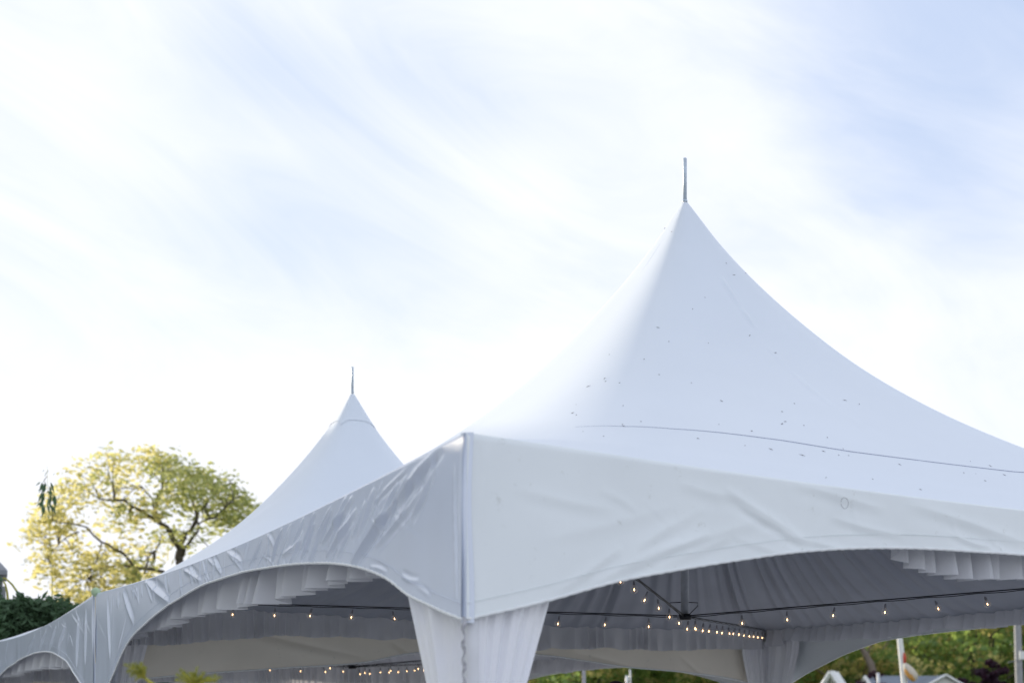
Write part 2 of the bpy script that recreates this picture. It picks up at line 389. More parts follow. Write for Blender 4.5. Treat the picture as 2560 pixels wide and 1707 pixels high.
def build_drape(root_name, corner, label, T, wl, wr, group, top=.40, inset=.034):
    """cloth wrapped round a leg: two gathered panels meeting at the corner, tied in at 1.15 m"""
    (cx_, cy_), (d1, d2) = corner
    o = empty(root_name, T.root.matrix_world @ Vector((cx_, cy_, 0)), T.root.rotation_euler.z)
    tag(o, label, 'drape', group)
    for (dx, dy), (nx, ny), wd, sd_ in ((d1, d2, wl, 1), (d2, d1, wr, 2)):
        nc, nr = 90, 60
        r = np.random.default_rng(int(1000 * abs(cx_ + 2 * cy_)) + sd_ + T.seed)
        zz = np.linspace(0.02, H - top, nr)
        q = np.linspace(0, 1, nc)
        tie = 1.12
        k = np.where(zz > tie, .22 + .78 * np.clip((zz - tie) / (H - .45 - tie), 0, 1.2), .22 + .25 * np.clip((tie - zz) / tie, 0, 1) ** .7)
        fold = .42 * (np.sin(q * 2 * np.pi * 4.5 + r.uniform(0, 6)) + .5 * np.sin(q * 2 * np.pi * 9.3 + 1)) * (q * (1 - q) * 4) ** .5
        fold = fold + .5 * smooth_noise(nc, 10, 1, r) * (q * (1 - q) * 4)
        al = q[None] * (wd * k)[:, None] + .028
        dep = -inset + .016 * (.5 + k[:, None]) * fold[None] - .012 * q[None] ** 2
        V = np.stack([dx * al - nx * -dep, dy * al - ny * -dep, np.broadcast_to(zz[:, None], al.shape)], -1)
        V[..., 0] = dx * al + nx * (-dep); V[..., 1] = dy * al + ny * (-dep)
        mesh('panel', V.reshape(-1, 3), grid_faces(nr, nc), M['drape'], o)
    th = np.linspace(0, 2 * np.pi, 30); dd = np.array(d1) + np.array(d2)
    c = dd * .075
    tube('tie', np.stack([c[0] + .10 * np.cos(th), c[1] + .10 * np.sin(th), 1.12 + .01 * np.sin(2 * th)], -1), .012, M['drape'], o, 6)
    return o

bulb_geo = join([lathe_geo([(.001, -.046), (.008, -.0455), (.015, -.042), (.0195, -.035), (.0205, -.027), (.018, -.018), (.012, -.009), (.009, -.002)], 14)])
bulb_me = filament_me = socket_me = None
def string_lights(T, end, n, d0, step, label, group, phase=0):
    """cord and lit bulbs hung along one of the roof cables"""
    global bulb_me, filament_me, socket_me
    MW = T.root.matrix_world
    A = np.array(MW @ Vector((T.off[0], T.off[1], T.zb + .012))); B = np.array(MW @ Vector((end[0], end[1], H - .045)))
    ln = np.linalg.norm(B - A); dr = (B - A) / ln
    o = empty('string_lights', A); tag(o, label, 'string lights', group)
    tt = np.linspace(0, ln, 80)
    P = dr[None] * tt[:, None]; P[:, 2] -= .007 + .005 * np.sin(tt / step * np.pi) ** 2
    tube('cord', P, .0028, M['cable'], o, 5)
    for k in range(n):
        s = d0 + k * step + rng.normal(0, .012)
        if s > ln - .12: break
        p = dr * s; p[2] -= .045 + abs(rng.normal(0, .006))
        if bulb_me is None:
            b = mesh('bulb', bulb_geo[0], bulb_geo[1], M['glass'], o); bulb_me = b.data
            fV, fF = join([tube_geo([(0, 0, -.036), (0, 0, -.029), (0, 0, -.021)], [.0014, .0034, .0014], 6)])
            fl = mesh('filament', fV, fF, M['glow'], b); filament_me = fl.data
            sV, sF = lathe_geo([(.001, .024), (.004, .023), (.006, .018), (.007, .002), (.009, -.004), (.001, -.005)], 10)
            so = mesh('socket', sV, sF, M['brass'], b); socket_me = so.data
        else:
            b = link(bpy.data.objects.new('bulb', bulb_me), o)
            link(bpy.data.objects.new('filament', filament_me), b); link(bpy.data.objects.new('socket', socket_me), b)
        b.location = p; b.rotation_euler = (rng.normal(0, .20), rng.normal(0, .20), rng.uniform(0, 6))
    return o

def build_tent(loc, label, T, cfg):
    root = empty('peak_tent', loc, R(27.935)); tag(root, label, 'tent', 'white peak tents in a row'); T.root = root
    bpy.context.view_layer.update()
    build_canopy(root, T)
    for k, sd in enumerate('WSNE'):
        c = cfg[sd]
        build_valance(root, T, sd, c['drop'], c.get('folds', ()), M[c.get('mat', 'valance')], c.get('amp', .007), T.seed * 10 + k)
        if c.get('ruffle'): build_ruffle(root, T, sd, c['ruffle'], T.seed * 20 + k)
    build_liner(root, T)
    # frame: eave tubes, legs with foot plates, hanging centre pole and its spike
    for sd in 'WSNE':
        tm = np.linspace(.05, L - .05, 24); dz, do = eave(T, tm)
        tube('eave_beam', side_pt(sd, tm, do - .06, H - .050 + dz * .85), .021, M['alu'], root, 8)
    for k, (ax, ay) in enumerate(((-1, -1), (-1, 1), (1, -1), (1, 1))):
        e = T.legtilt if k == 0 else (0, 0)
        p0 = np.array([ax * (h - .03) + e[0], ay * (h - .03) + e[1], 0]); p1 = np.array([ax * (h - .05), ay * (h - .05), H - .05])
        lg = tube('leg', [p0, p0 * .75 + p1 * .25, p0 * .25 + p1 * .75, p1], .026, M['alu'], root, 12)
        V, F = box_geo((p0[0], p0[1], .008), (.16, .16, .012)); mesh('foot_plate', V, F, M['steel'], lg, False)
        # lapped corner strip of the skirt
        dc = cfg['cap'][k]
        th = np.linspace(0, np.pi / 2, 7); zs = np.linspace(H + .003, H - dc, 26); rr = .026
        V = np.array([[ax * (h - rr + (rr + .008) * math.cos(t)) + .006 * ax * math.sin(9 * z + k), ay * (h - rr + (rr + .008) * math.sin(t)), z] for z in zs for t in th])
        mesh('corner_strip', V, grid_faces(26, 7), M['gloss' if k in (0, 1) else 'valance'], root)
    ox, oy = T.off
    pole = tube('centre_pole', [(ox, oy, T.zb), (ox, oy, (T.zb + T.zp) / 2), (ox, oy, T.zp - .05)], .0255, M['darksteel'], root, 16)
    sV, sF = join([tube_geo([(ox, oy, T.zp - .08), (ox, oy, T.zt - .004), (ox, oy, T.zt)], [.0125, .0125, .011], 12),
                   lathe_geo([(.001, .012), (.0165, .010), (.017, .002), (.0165, 0)], 12)])
    sV[-48:, 0] += ox; sV[-48:, 1] += oy; sV[-48:, 2] += T.zp - .012
    mesh('spike', sV, sF, M['steel'], pole)
    g = [tube_geo([(ox, oy, T.zb - .012), (ox, oy, T.zb + .02)], .040, 12)]
    for a in (0, 2.2): g.append(tube_geo([(ox + .03 * math.cos(a), oy + .03 * math.sin(a), T.zb + .02), (ox + .10 * math.cos(a), oy + .10 * math.sin(a), T.zb + .08), (ox + .10 * math.cos(a), oy + .10 * math.sin(a), T.zb + .10), (ox + .025 * math.cos(a), oy + .025 * math.sin(a), T.zb + .10)], .003, 5))
    V, F = join(g); mesh('cable_ring', V, F, M['cable'], pole)
    for ax, ay in ((-1, -1), (-1, 1), (1, -1), (1, 1)):
        e = np.array([ax * (h - .06), ay * (h - .06), H - .045]); s0 = np.array([ox, oy, T.zb + .012])
        tube('tension_cable', [s0 + (e - s0) * q for q in np.linspace(0, 1, 6)], .0042, M['cable'], root, 6)
    # welded seams across the lower roof
    for sd in 'SNE':
        tt = np.linspace(-1, 1, 160); s = np.interp(abs(tt), [0, .25, .43, .6, .73, .85, .94, 1], [.717, .716, .703, .70, .70, .687, .664, .648])
        a, b = {'S': (tt * s, -s + 0 * tt), 'N': (tt * s, s + 0 * tt), 'W': (-s + 0 * tt, tt * s), 'E': (s + 0 * tt, tt * s)}[sd]
        x, y = roof_xy(a, b, T, h); tube('seam', np.stack([x, y, H + roof_z(a, b, T) + .001], -1), np.interp(tt, [-1, -.8, -.4, .55, 1], [.0003, .0009, .0020, .0020, .0006]), M['seam'], root, 5)
    if T.cap:                                        # separate cone cap over the peak
        nr, nc = 14, 30; V = []
        for s in np.linspace(.006, .062, nr):
            a, b = ring(s, nc); z = roof_z(a, b, T); x, y = roof_xy(a, b, T, h * 1.008)
            V.append(np.stack([x, y, H + z + .005], -1))
        mesh('peak_cap', np.concatenate(V), grid_faces(nr, 4 * nc, True), M['roof'], root)
    return root

T1 = Tent(); T1.sag = .055; T1.lift = 0; T1.off = (0, 0); T1.seed = 3; T1.seam = .80; T1.cap = False
T1.zp = HC + 3.45; T1.zt = HC + 3.716; T1.zb = HC + .7875; T1.legtilt = (-.005, -.03)
T1.puckers = [(.135, .20, .05, .018, .016), (.205, .25, .04, .016, .014), (.30, .36, .06, .012, .005), (.36, .50, .05, .014, .006), (.52, .62, .04, .016, .006), (.05, .12, -.03, .012, .004), (.63, .72, .05, .02, .005)]
Wf = [(0.17, 0.0, 0.63, 0.15, .026, .030), (0.63, 0.14, 1.12, 0.33, .026, .026), (0.25, 0.02, 0.34, 0.12, .012, .018), (0.36, 0.14, 0.85, 0.3, .010, .022),
      (1.09, 0.05, 1.49, 0.21, .013, .022), (1.05, 0.11, 1.43, 0.27, .013, .022), (1.72, 0.15, 2.02, 0.2, .008, .028), (1.10, 0.16, 1.28, 0.29, .009, .016),
      (4.75, 0.03, 4.10, 0.24, .018, .045), (3.82, 0.07, 3.42, 0.17, .010, .030), (2.9, 0.07, 2.66, 0.16, .008, .024), (0.57, 0.44, 0.38, 0.48, .006, .016),
      (0.41, 0.5, 0.27, 0.54, .005, .014), (0.92, 0.36, 0.72, 0.41, .005, .016), (0.07, 0.10, 0.05, 0.58, .008, .014), (2.23, 0.06, 2.29, 0.19, .006, .014),
      (2.35, 0.07, 2.55, 0.19, .008, .018), (3.2, 0.08, 3.05, 0.17, .010, .022), (5.3, .06, 5.0, .3, .012, .04), (5.75, .05, 5.65, .5, .010, .03), (1.35, .05, 1.62, .2, .007, .016), (.5, .03, .9, .13, .007, .014)]
Sf = [(0.35, 0.54, 0.65, 0.36, .008, .026), (0.5, 0.5, 0.92, 0.31, .009, .03), (0.65, 0.45, 1.05, 0.27, .009, .028), (0.79, 0.43, 1.15, 0.28, .008, .028),
      (1.12, 0.09, 1.52, 0.28, .012, .028), (1.2, 0.15, 1.50, 0.29, .008, .018), (2.07, 0.08, 2.8, 0.2, .010, .035), (2.3, 0.19, 2.55, 0.235, .008, .020),
      (1.45, 0.05, 1.95, 0.11, .007, .03), (1.65, 0.17, 2.05, 0.22, .008, .025), (0.08, 0.02, 0.07, 0.34, .006, .02), (0.18, 0.18, 0.6, 0.22, .005, .03), (3.0, .09, 3.5, .2, .01, .03), (.9, .1, 1.2, .13, .005, .03)]
_r = np.random.default_rng(99)
for k in range(22):
    a_ = .18 + k * .085 + _r.normal(0, .03); ln = _r.uniform(.5, 1.0); s0 = _r.uniform(.0, .35)
    Wf.append((a_ + .42 * s0, .02 + .32 * s0, a_ + .42 * (s0 + ln * .6), .02 + .34 * (s0 + ln * .6), _r.uniform(.005, .014), _r.uniform(.012, .026)))
for k in range(26):
    a_ = _r.uniform(2.2, 5.6); Wf.append((a_, .05, a_ + _r.normal(-.05, .10), _r.uniform(.12, .22), _r.uniform(.002, .007), _r.uniform(.012, .035)))
for k in range(14):
    a_ = _r.uniform(.2, 3.0); d0 = _r.uniform(.1, .3); q_ = _r.uniform(.25, .7)
    Sf.append((a_, d0 + .12, a_ + q_, d0 + (-.06 if a_ < 1.0 else .2), _r.uniform(.002, .006), _r.uniform(.02, .04)))
rW = [(0, .42), (.15, .37), (.42, .355), (.6, .33), (.8, .34), (1, .36)]
rS = [(0, .22), (.27, .20), (.33, .255), (.37, .33), (.45, .345), (.7, .34), (1, .36)]
rN = [(0, .40), (.08, .37), (.18, .30), (.4, .262), (.6, .285), (.84, .262), (1, .22)]
rE = [(0, .20), (.07, .185), (.28, .215), (.43, .216), (.6, .24), (1, .26)]
cfg1 = dict(
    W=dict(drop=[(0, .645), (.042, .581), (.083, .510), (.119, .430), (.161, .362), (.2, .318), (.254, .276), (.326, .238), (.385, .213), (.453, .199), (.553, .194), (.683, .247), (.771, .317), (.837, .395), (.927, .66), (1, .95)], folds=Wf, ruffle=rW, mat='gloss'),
    S=dict(drop=[(0, .645), (.051, .568), (.103, .478), (.149, .418), (.2, .359), (.242, .316), (.3, .277), (.347, .260), (.395, .253), (.445, .248), (.55, .25), (.65, .27), (.75, .33), (.85, .43), (1, .66)], folds=Sf, ruffle=rS),
    N=dict(drop=[(0, .66), (.076, .592), (.228, .504), (.336, .446), (.41, .356), (.5, .32), (.6, .336), (.75, .418), (.84, .447), (.956, .52), (1, .60)], folds=[(1.0, .2, 2.1, .42, .02, .06), (2.3, .27, 2.6, .42, .02, .05), (4.0, .3, 4.6, .42, .016, .05), (5.1, .3, 5.4, .5, .016, .05), (3.0, .3, 3.8, .33, .02, .05)], ruffle=rN, amp=.016, mat='beige'),
    E=dict(drop=[(0, .72), (.059, .54), (.165, .338), (.246, .243), (.285, .222), (.4, .205), (.6, .205), (.75, .25), (.88, .38), (1, .66)], ruffle=rE),
    cap=[.66, .98, .68, .75])
tent1 = build_tent((1.103, 9.0756, 0), 'nearest white peaked frame tent with a tall spire and arched skirts', T1, cfg1)
uvec = np.array([-.46853, .88346]); S2 = L + .08
T2 = Tent(); T2.sag = .075; T2.lift = .045; T2.seed = 5; T2.seam = .80; T2.cap = True; T2.legtilt = (0, 0)
T2.off = (.133, -.10)
T2.zp = HC + 3.565; T2.zt = HC + 3.815; T2.zb = HC + .752
T2.puckers = [(.16, .30, -.25, .14, .02), (.28, .42, -.30, .18, .018)]
cfg2 = dict(
    W=dict(drop=[(0, .95), (.05, .74), (.089, .623), (.135, .528), (.197, .422), (.248, .357), (.33, .302), (.405, .280), (.566, .286), (.66, .32), (.755, .373), (.86, .5), (1, .8)], folds=[(1.2, .12, 1.5, .3, .012, .03), (1.6, .12, 2.0, .28, .014, .03), (2.1, .12, 2.5, .26, .012, .03), (.6, .1, .7, .5, .012, .03), (.3, .08, .35, .5, .01, .03), (2.7, .12, 3.1, .25, .01, .03)], mat='gloss', ruffle=[(0, .5), (.2, .46), (.4, .42), (.7, .40), (1, .4)]),
    S=dict(drop=[(0, .5), (.3, .3), (.5, .27), (.7, .3), (1, .5)], mat='beige'),
    N=dict(mat='beige', drop=[(0, .62), (.2, .40), (.5, .27), (.8, .40), (1, .62)], ruffle=[(0, .42), (.3, .40), (.7, .40), (1, .42)]),
    E=dict(drop=[(0, .66), (.15, .42), (.3, .30), (.5, .26), (.7, .30), (.85, .43), (1, .66)], ruffle=[(0, .30), (.5, .28), (1, .30)]),
    cap=[.98, .8, .6, .7])
tent2 = build_tent((1.103 + uvec[0] * S2, 9.0756 + uvec[1] * S2, 0), 'farther white peaked frame tent, its thin spire left of the near one', T2, cfg2)
bpy.context.view_layer.update()

# a round patch ring welded on the near right-hand skirt
th = np.linspace(0, 2 * np.pi, 33)
V = side_pt('S', 1.70 + .019 * np.cos(th), np.full(33, .008), H - .112 + .022 * np.sin(th))
tube('patch_ring', V, .0012, M['lace'], tent1, 5)
# laced strap on the near corner leg
zz = np.linspace(.3, H - .64, 140)
tube('lace', np.stack([-h + .0 + .004 * np.sin(zz * 120) - .012, -h - .012 - .012 * (1 - zz / 2) + .0 * zz, zz], -1), .0055 + .002 * np.sin(zz * 90), M['lace'], tent1, 6)

# pale green ball capping the frame corner between the tents
bV, bF = lathe_geo([(.034 * math.sin(a), -.034 * math.cos(a)) for a in np.linspace(.02, math.pi - .02, 14)], 20)
p = tent1.matrix_world @ Vector((-h - .004, h + .005, H + .012))
tag(mesh('ball', bV, bF, M['ball'], None, loc=p), 'pale green ball capping the frame where the two tents meet', 'ball')

# cloth round the legs
dn = [((-h, -h), ((0, 1), (1, 0))), ((h, h), ((0, -1), (-1, 0))), ((-h, h), ((0, -1), (1, 0))), ((h, -h), ((0, 1), (-1, 0)))]
build_drape('leg_drape', dn[0], 'white cloth gathered round the nearest corner leg of the near tent', T1, .60, .37, 'cloths round the tent legs')
build_drape('leg_drape', dn[1], 'shaded white cloth round the back leg of the near tent, right of the centre pole', T1, .46, .28, 'cloths round the tent legs', .16, .07)
build_drape('leg_drape', dn[2], 'pale cloth round the leg where the two tents meet, under the near skirt', T1, .34, .30, 'cloths round the tent legs', .20, .07)

# string lights on the roof cables
gl = 'strings of warm bulbs under the tents'
e = h - .06
string_lights(T1, (-e, e), 14, .235, .297, 'warm bulb string along the cable running left from the near centre pole', gl)
string_lights(T1, (e, -e), 14, .06, .295, 'warm bulb string along the cable running right from the near centre pole', gl)
string_lights(T1, (-e, -e), 7, .21, .335, 'short steep bulb string from the near centre pole up toward the front corner', gl)
string_lights(T1, (e, e), 14, .12, .295, 'foreshortened bulb string crowding toward the back corner of the near tent', gl)
string_lights(T2, (-e, e), 12, .30, .32, 'small bulb string left of the farther centre pole', gl)
string_lights(T2, (e, -e), 12, .12, .30, 'small bulb string rising right of the farther centre pole', gl)
string_lights(T2, (e, e), 12, .2, .30, 'small bulb string level with the farther pole, running to its back corner', gl)
string_lights(T2, (-e, -e), 12, .2, .32, 'small bulb string in the farther tent running to the corner shared with the near tent', gl)

# bits of dry plant matter on the near roof
dg = bpy.context.evaluated_depsgraph_get()
me = T1.canopy.data; MW = tent1.matrix_world
bvh = BVHTree.FromPolygons([MW @ v.co for v in me.vertices], [tuple(q.vertices) for q in me.polygons])
spots = [(1400 + x / 2.09, 350 + y / 2.09) for x, y in ((548,463),(584,480),(868,645),(909,706),(970,697),(757,824),(693,884),(775,1062),(991,1022),(569,1054),(512,981),(440,1146),(258,1122),(238,1262),(233,1247),(148,1288),(312,1270),(518,1227),(686,1270),(845,1365),(329,1389),(85,1384),(66,1427),(86,1438),(1160,1420),(1176,1472),(1160,1483),(1126,1112),(423,1472),(326,1487),(333,1496),(120,1524),(228,1549),(720,1560),(830,1487),(1003,1522))]
spots += [(1800 + x / 3.095, 900 + y / 3.095) for x, y in ((12,318),(648,508),(243,550),(830,601),(193,663),(393,691),(800,707),(635,737),(952,688),(918,737),(995,740),(1390,810),(1937,785),(1886,874),(1978,881),(2200,890),(2051,935),(1180,923),(1550,1003),(965,312),(1077,341),(575,338),(820,911),(2090,820))]
dV = np.array([(-1, 0, 0), (-.3, .5, 0), (.4, .45, 0), (1, .1, 0), (.3, -.5, 0), (-.4, -.4, 0), (0, 0, .45), (0, 0, -.3)])
dF = [(0, 1, 6), (1, 2, 6), (2, 3, 6), (3, 4, 6), (4, 5, 6), (5, 0, 6), (1, 0, 7), (2, 1, 7), (3, 2, 7), (4, 3, 7), (5, 4, 7), (0, 5, 7)]
sme = None
for i, (x, y) in enumerate(spots):
    d = Vector(px(x, y, 1.0) - np.array([0, 0, HC])).normalized()
    hit, nrm, _, _ = bvh.ray_cast(Vector((0, 0, HC)), d)
    if hit is None: continue
    if sme is None: o = mesh('leaf_scrap', dV, dF, M['debris'], None, False); sme = o.data
    else: o = link(bpy.data.objects.new('leaf_scrap', sme))
    if nrm.dot(d) > 0: nrm = -nrm
    q = nrm.to_track_quat('Z', 'Y').to_matrix().to_4x4()
    L_ = rng.choice([.005, .007, .010, .016]) * rng.uniform(.8, 1.2); W_ = rng.uniform(.0025, .006)
    o.matrix_world = Matrix.Translation(hit + nrm * .002) @ q @ Matrix.Rotation(rng.uniform(0, 6.3), 4, 'Z') @ Matrix.Diagonal((L_, W_, .004, 1))
    tag(o, 'tiny dark scrap of dry leaf lying on the near tent roof', 'leaf scrap', 'dry leaf scraps on the near tent roof')

# ------------------------------------------------------------------ trees and plants
def leaf_cards(C, n_each, spread, size, r, flat=.55, droop=0.0, elong=1.6):
    """many small diamond leaves round the cluster centres C"""
    C = np.repeat(np.asarray(C, float), n_each, 0); n = len(C)
    off = r.normal(size=(n, 3)); off *= (r.uniform(0, 1, (n, 1)) ** .45) / (np.linalg.norm(off, axis=1, keepdims=True) + 1e-6)
    off *= np.array(spread); off[:, 2] -= droop * (off[:, 0] ** 2 + off[:, 1] ** 2) / max(spread[0], .01)
    P = C + off
    A = r.normal(size=(n, 3)); A[:, 2] *= flat; A /= np.linalg.norm(A, axis=1, keepdims=True)
    B = r.normal(size=(n, 3)); B -= A * (A * B).sum(1, keepdims=True); B /= np.linalg.norm(B, axis=1, keepdims=True)
    s = size * r.uniform(.55, 1.35, (n, 1))
    V = np.stack([P - A * s * elong / 2, P + B * s / 2 - A * s * .1, P + A * s * elong / 2, P - B * s / 2 - A * s * .1], 1).reshape(-1, 3)
    return V, np.arange(4 * n).reshape(-1, 4)
def limb(p0, p1, r0, r1, r, wig=.08, n=7):
    p0, p1 = np.array(p0, float), np.array(p1, float); t = np.linspace(0, 1, n)[:, None]; ln = np.linalg.norm(p1 - p0)
    P = p0 + (p1 - p0) * t + r.normal(0, wig * ln, (n, 3)) * np.sin(t * np.pi) * .5
    P[:, 2] += .10 * ln * np.sin(t[:, 0] * np.pi)
    return P, tube_geo(P, np.linspace(r0, r1, n), 7)

def left_tree():
    r = np.random.default_rng(21); D = 40; base = px(478, 1852, D); base[2] = 0
    o = empty('broadleaf_tree', base); tag(o, 'backlit yellow-green broadleaf tree rising behind the farther tent and the dark hedge', 'tree')
    q = lambda x, y, dy=0: px(x, y, D) - base + np.array([0, dy, 0])
    geos = []; nodes = []
    def L_(a, b, r0, r1, wig=.05):
        P, g = limb(a, b, r0 * .68, r1 * .6, r, wig * 1.6); geos.append(g); nodes.extend(P[2:]); return P
    L_((0, 0, 0), q(462, 1480), .34, .24, .02); L_(q(462, 1480), q(448, 1400), .24, .19); L_(q(448, 1400), q(452, 1355), .19, .15)
    L_(q(450, 1372), q(405, 1310, -.3), .14, .10); L_(q(405, 1310, -.3), q(385, 1298, -.5), .11, .08); L_(q(385, 1298, -.5), q(280, 1265, -1.2), .08, .04)
    L_(q(390, 1300), q(395, 1190, .5), .07, .03); L_(q(400, 1305), q(330, 1200, .8), .06, .025)
    L_(q(452, 1358), q(470, 1320, .4), .12, .09); L_(q(470, 1320, .4), q(500, 1250, .8), .09, .05); L_(q(500, 1250, .8), q(560, 1190, 1.0), .05, .025); L_(q(480, 1300, .6), q(450, 1180, 1.4), .06, .03)
    L_(q(455, 1390), q(485, 1365, -.6), .09, .06); L_(q(485, 1365, -.6), q(560, 1310, -1.2), .06, .03); L_(q(560, 1310, -1.2), q(625, 1260, -1.4), .035, .02)
    L_(q(460, 1470), q(360, 1430, -.8), .10, .07); L_(q(360, 1430, -.8), q(285, 1370, -1.2), .07, .045); L_(q(285, 1370, -1.2), q(170, 1320, -1.4), .045, .02); L_(q(350, 1425, -.8), q(230, 1440, -.3), .05, .025)
    L_(q(380, 1440, -.8), q(375, 1370, .6), .05, .03); L_(q(230, 1345, -1.2), q(130, 1400, -.4), .03, .015)
    N_ = np.array(nodes)
    cl = []
    while len(cl) < 235:
        x, y = r.uniform(40, 650), r.uniform(1120, 1560)
        ex = ((x - 370) / 275) ** 2 + ((y - 1345) / 220) ** 2
        right_ok = y < 1330 or x < 560
        if y < 1200 and x < 120 + (1200 - y) * 2.6: continue
        if ex < 1.0 and right_ok and r.uniform() < .35 + .65 * ex: cl.append(q(x, y, r.uniform(-2.4, 2.4) * math.sqrt(max(.1, 1.05 - ex))))
    cl = np.array(cl)
    for c in cl[::2]:
        k = np.argmin(((N_ - c) ** 2).sum(1)); P, g = limb(N_[k], c, .018, .006, r, .08, 5); geos.append(g)
    V, F = join(geos); mesh('trunk', V, F, M['bark'], o)
    x0 = cl[:, 0]; sunny = x0 + r.normal(0, .8, len(cl)) < np.median(x0) + .5  # sunlight put into the colour: left-hand clusters get the yellower leaves
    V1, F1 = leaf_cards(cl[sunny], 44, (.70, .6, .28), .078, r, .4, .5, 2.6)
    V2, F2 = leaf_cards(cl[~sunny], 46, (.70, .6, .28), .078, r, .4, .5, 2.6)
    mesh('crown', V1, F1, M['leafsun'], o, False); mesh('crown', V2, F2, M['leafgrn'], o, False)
left_tree()

# clipped dark conifer hedge behind the farther tent
def hedge():
    r = np.random.default_rng(8); D = 18.0
    o = empty('hedge', (-7.6, D + .6, 0)); tag(o, 'dark green conifer hedge beside the farther tent, below the yellow-green tree', 'hedge')
    def top(x):
        xp = (x / D * 3555.6) + 1280
        return HC + (1852 - np.interp(xp, [-900, -60, 25, 60, 130, 220, 420], [1470, 1492, 1492, 1494, 1503, 1514, 1540])) * D / 3555.6
    xs = r.uniform(-12.5, -4.6, 2600); ys = r.uniform(D - .1, D + 1.5, 2600)
    zt = top(xs) + .05 * np.sin(xs * 5.1) - .12 * np.abs(ys - D - .6) - .02
    zs = zt - np.abs(r.exponential(.55, 2600)); zs = np.maximum(zs, .12); fr = r.uniform(size=2600) < .65
    ys = np.where(fr, D + r.uniform(-.25, .15, 2600), ys)
    C = np.stack([xs + 7.6, ys - D - .6, zs], -1)
    V, F = leaf_cards(C, 34, (.17, .14, .12), .040, r, .6, .3, 3.4); mesh('foliage', V, F, M['leafdark'], o, False)['kind'] = 'stuff'
    n = 60; k = np.linspace(-12.5, -4.6, n); prof_ = np.stack([k, top(k) - .16], -1)
    V = np.array([[x + 7.6, y, z] for (x, zt_) in prof_ for (y, z) in ((-.55, 0), (-.50, zt_ * .6), (-.40, zt_), (.7, zt_), (.9, 0))]); F = grid_faces(n, 5)
    V[:, 1] += r.normal(0, .06, len(V)); mesh('inner_growth', V, F, M['leafdark'], o)
    g = []
    for x in np.arange(-12, -4.7, .6): g.append(tube_geo([(x + 7.6, 0, 0), (x + 7.6, 0, 1.2), (x + 7.62, .02, 2.3)], [.06, .045, .02], 6))
    V, F = join(g); mesh('stems', V, F, M['bark'], o)['kind'] = 'stuff'
hedge()

def sapling():
    r = np.random.default_rng(4); D = 18.9; b = px(128, 1852, D); b[2] = 0
    o = empty('sapling', b); tag(o, 'thin sapling tip with a tuft of drooping leaves, standing above the dark hedge', 'sapling')
    pts = [(133, 1852), (132, 1600), (130, 1420), (125, 1330), (122, 1260), (119, 1215), (118, 1165)]
    P = np.array([px(x, y, D) - b for x, y in pts]); P[0, 2] = 0
    tube('stem', P, [.014, .009, .005, .0035, .0035, .003, .002], M['shoot'], o, 6)
    V, F, k = [], [], 0
    def leaf(p, d, ln, wd):
        d = np.array(d) / np.linalg.norm(d); sd_ = np.cross(d, (0.3, 1, .1)); sd_ /= np.linalg.norm(sd_); nn = np.cross(sd_, d)
        q = [p, p + d * ln * .35 + sd_ * wd + nn * .008, p + d * ln + nn * -.01, p + d * ln * .35 - sd_ * wd + nn * .008]
        return q
    for i in range(46):
        y = r.choice([1172, 1180, 1200, 1205, 1210, 1214, 1220, 1226, 1232, 1238, 1246, 1254, 1262, 1288])
        c = px(118 + r.normal(0, 2), y, D) - b
        if y < 1190 or y > 1280: c = px(119 + r.normal(0, 1), y, D) - b; ln = .05
        else: ln = r.uniform(.08, .17)
        d = np.array([r.normal(-.15, .35), r.normal(0, .35), -1])
        st = c + np.array([np.sign(d[0]) * r.uniform(0, .07), r.normal(0, .04), 0])
        V += leaf(st, d, ln, ln * .13); F.append((k, k + 1, k + 2, k + 3)); k += 4
    mesh('leaves', np.array(V), F, M['leafdark'], o, False)['kind'] = 'stuff'
    g = []
    for (x0, y0), (x1, y1), (x2, y2) in (((118, 1190), (106, 1200), (103, 1225)), ((119, 1228), (106, 1240), (104, 1262)), ((120, 1230), (124, 1240), (122, 1265)), ((112, 1195), (108, 1215), (110, 1232))):
        g.append(tube_geo([px(x0, y0, D) - b, px(x1, y1, D) - b + np.array([0, .05, 0]), px(x2, y2, D) - b], [.004, .003, .002], 5))
    V, F = join(g); mesh('twigs', V, F, M['bark'], o)
sapling()

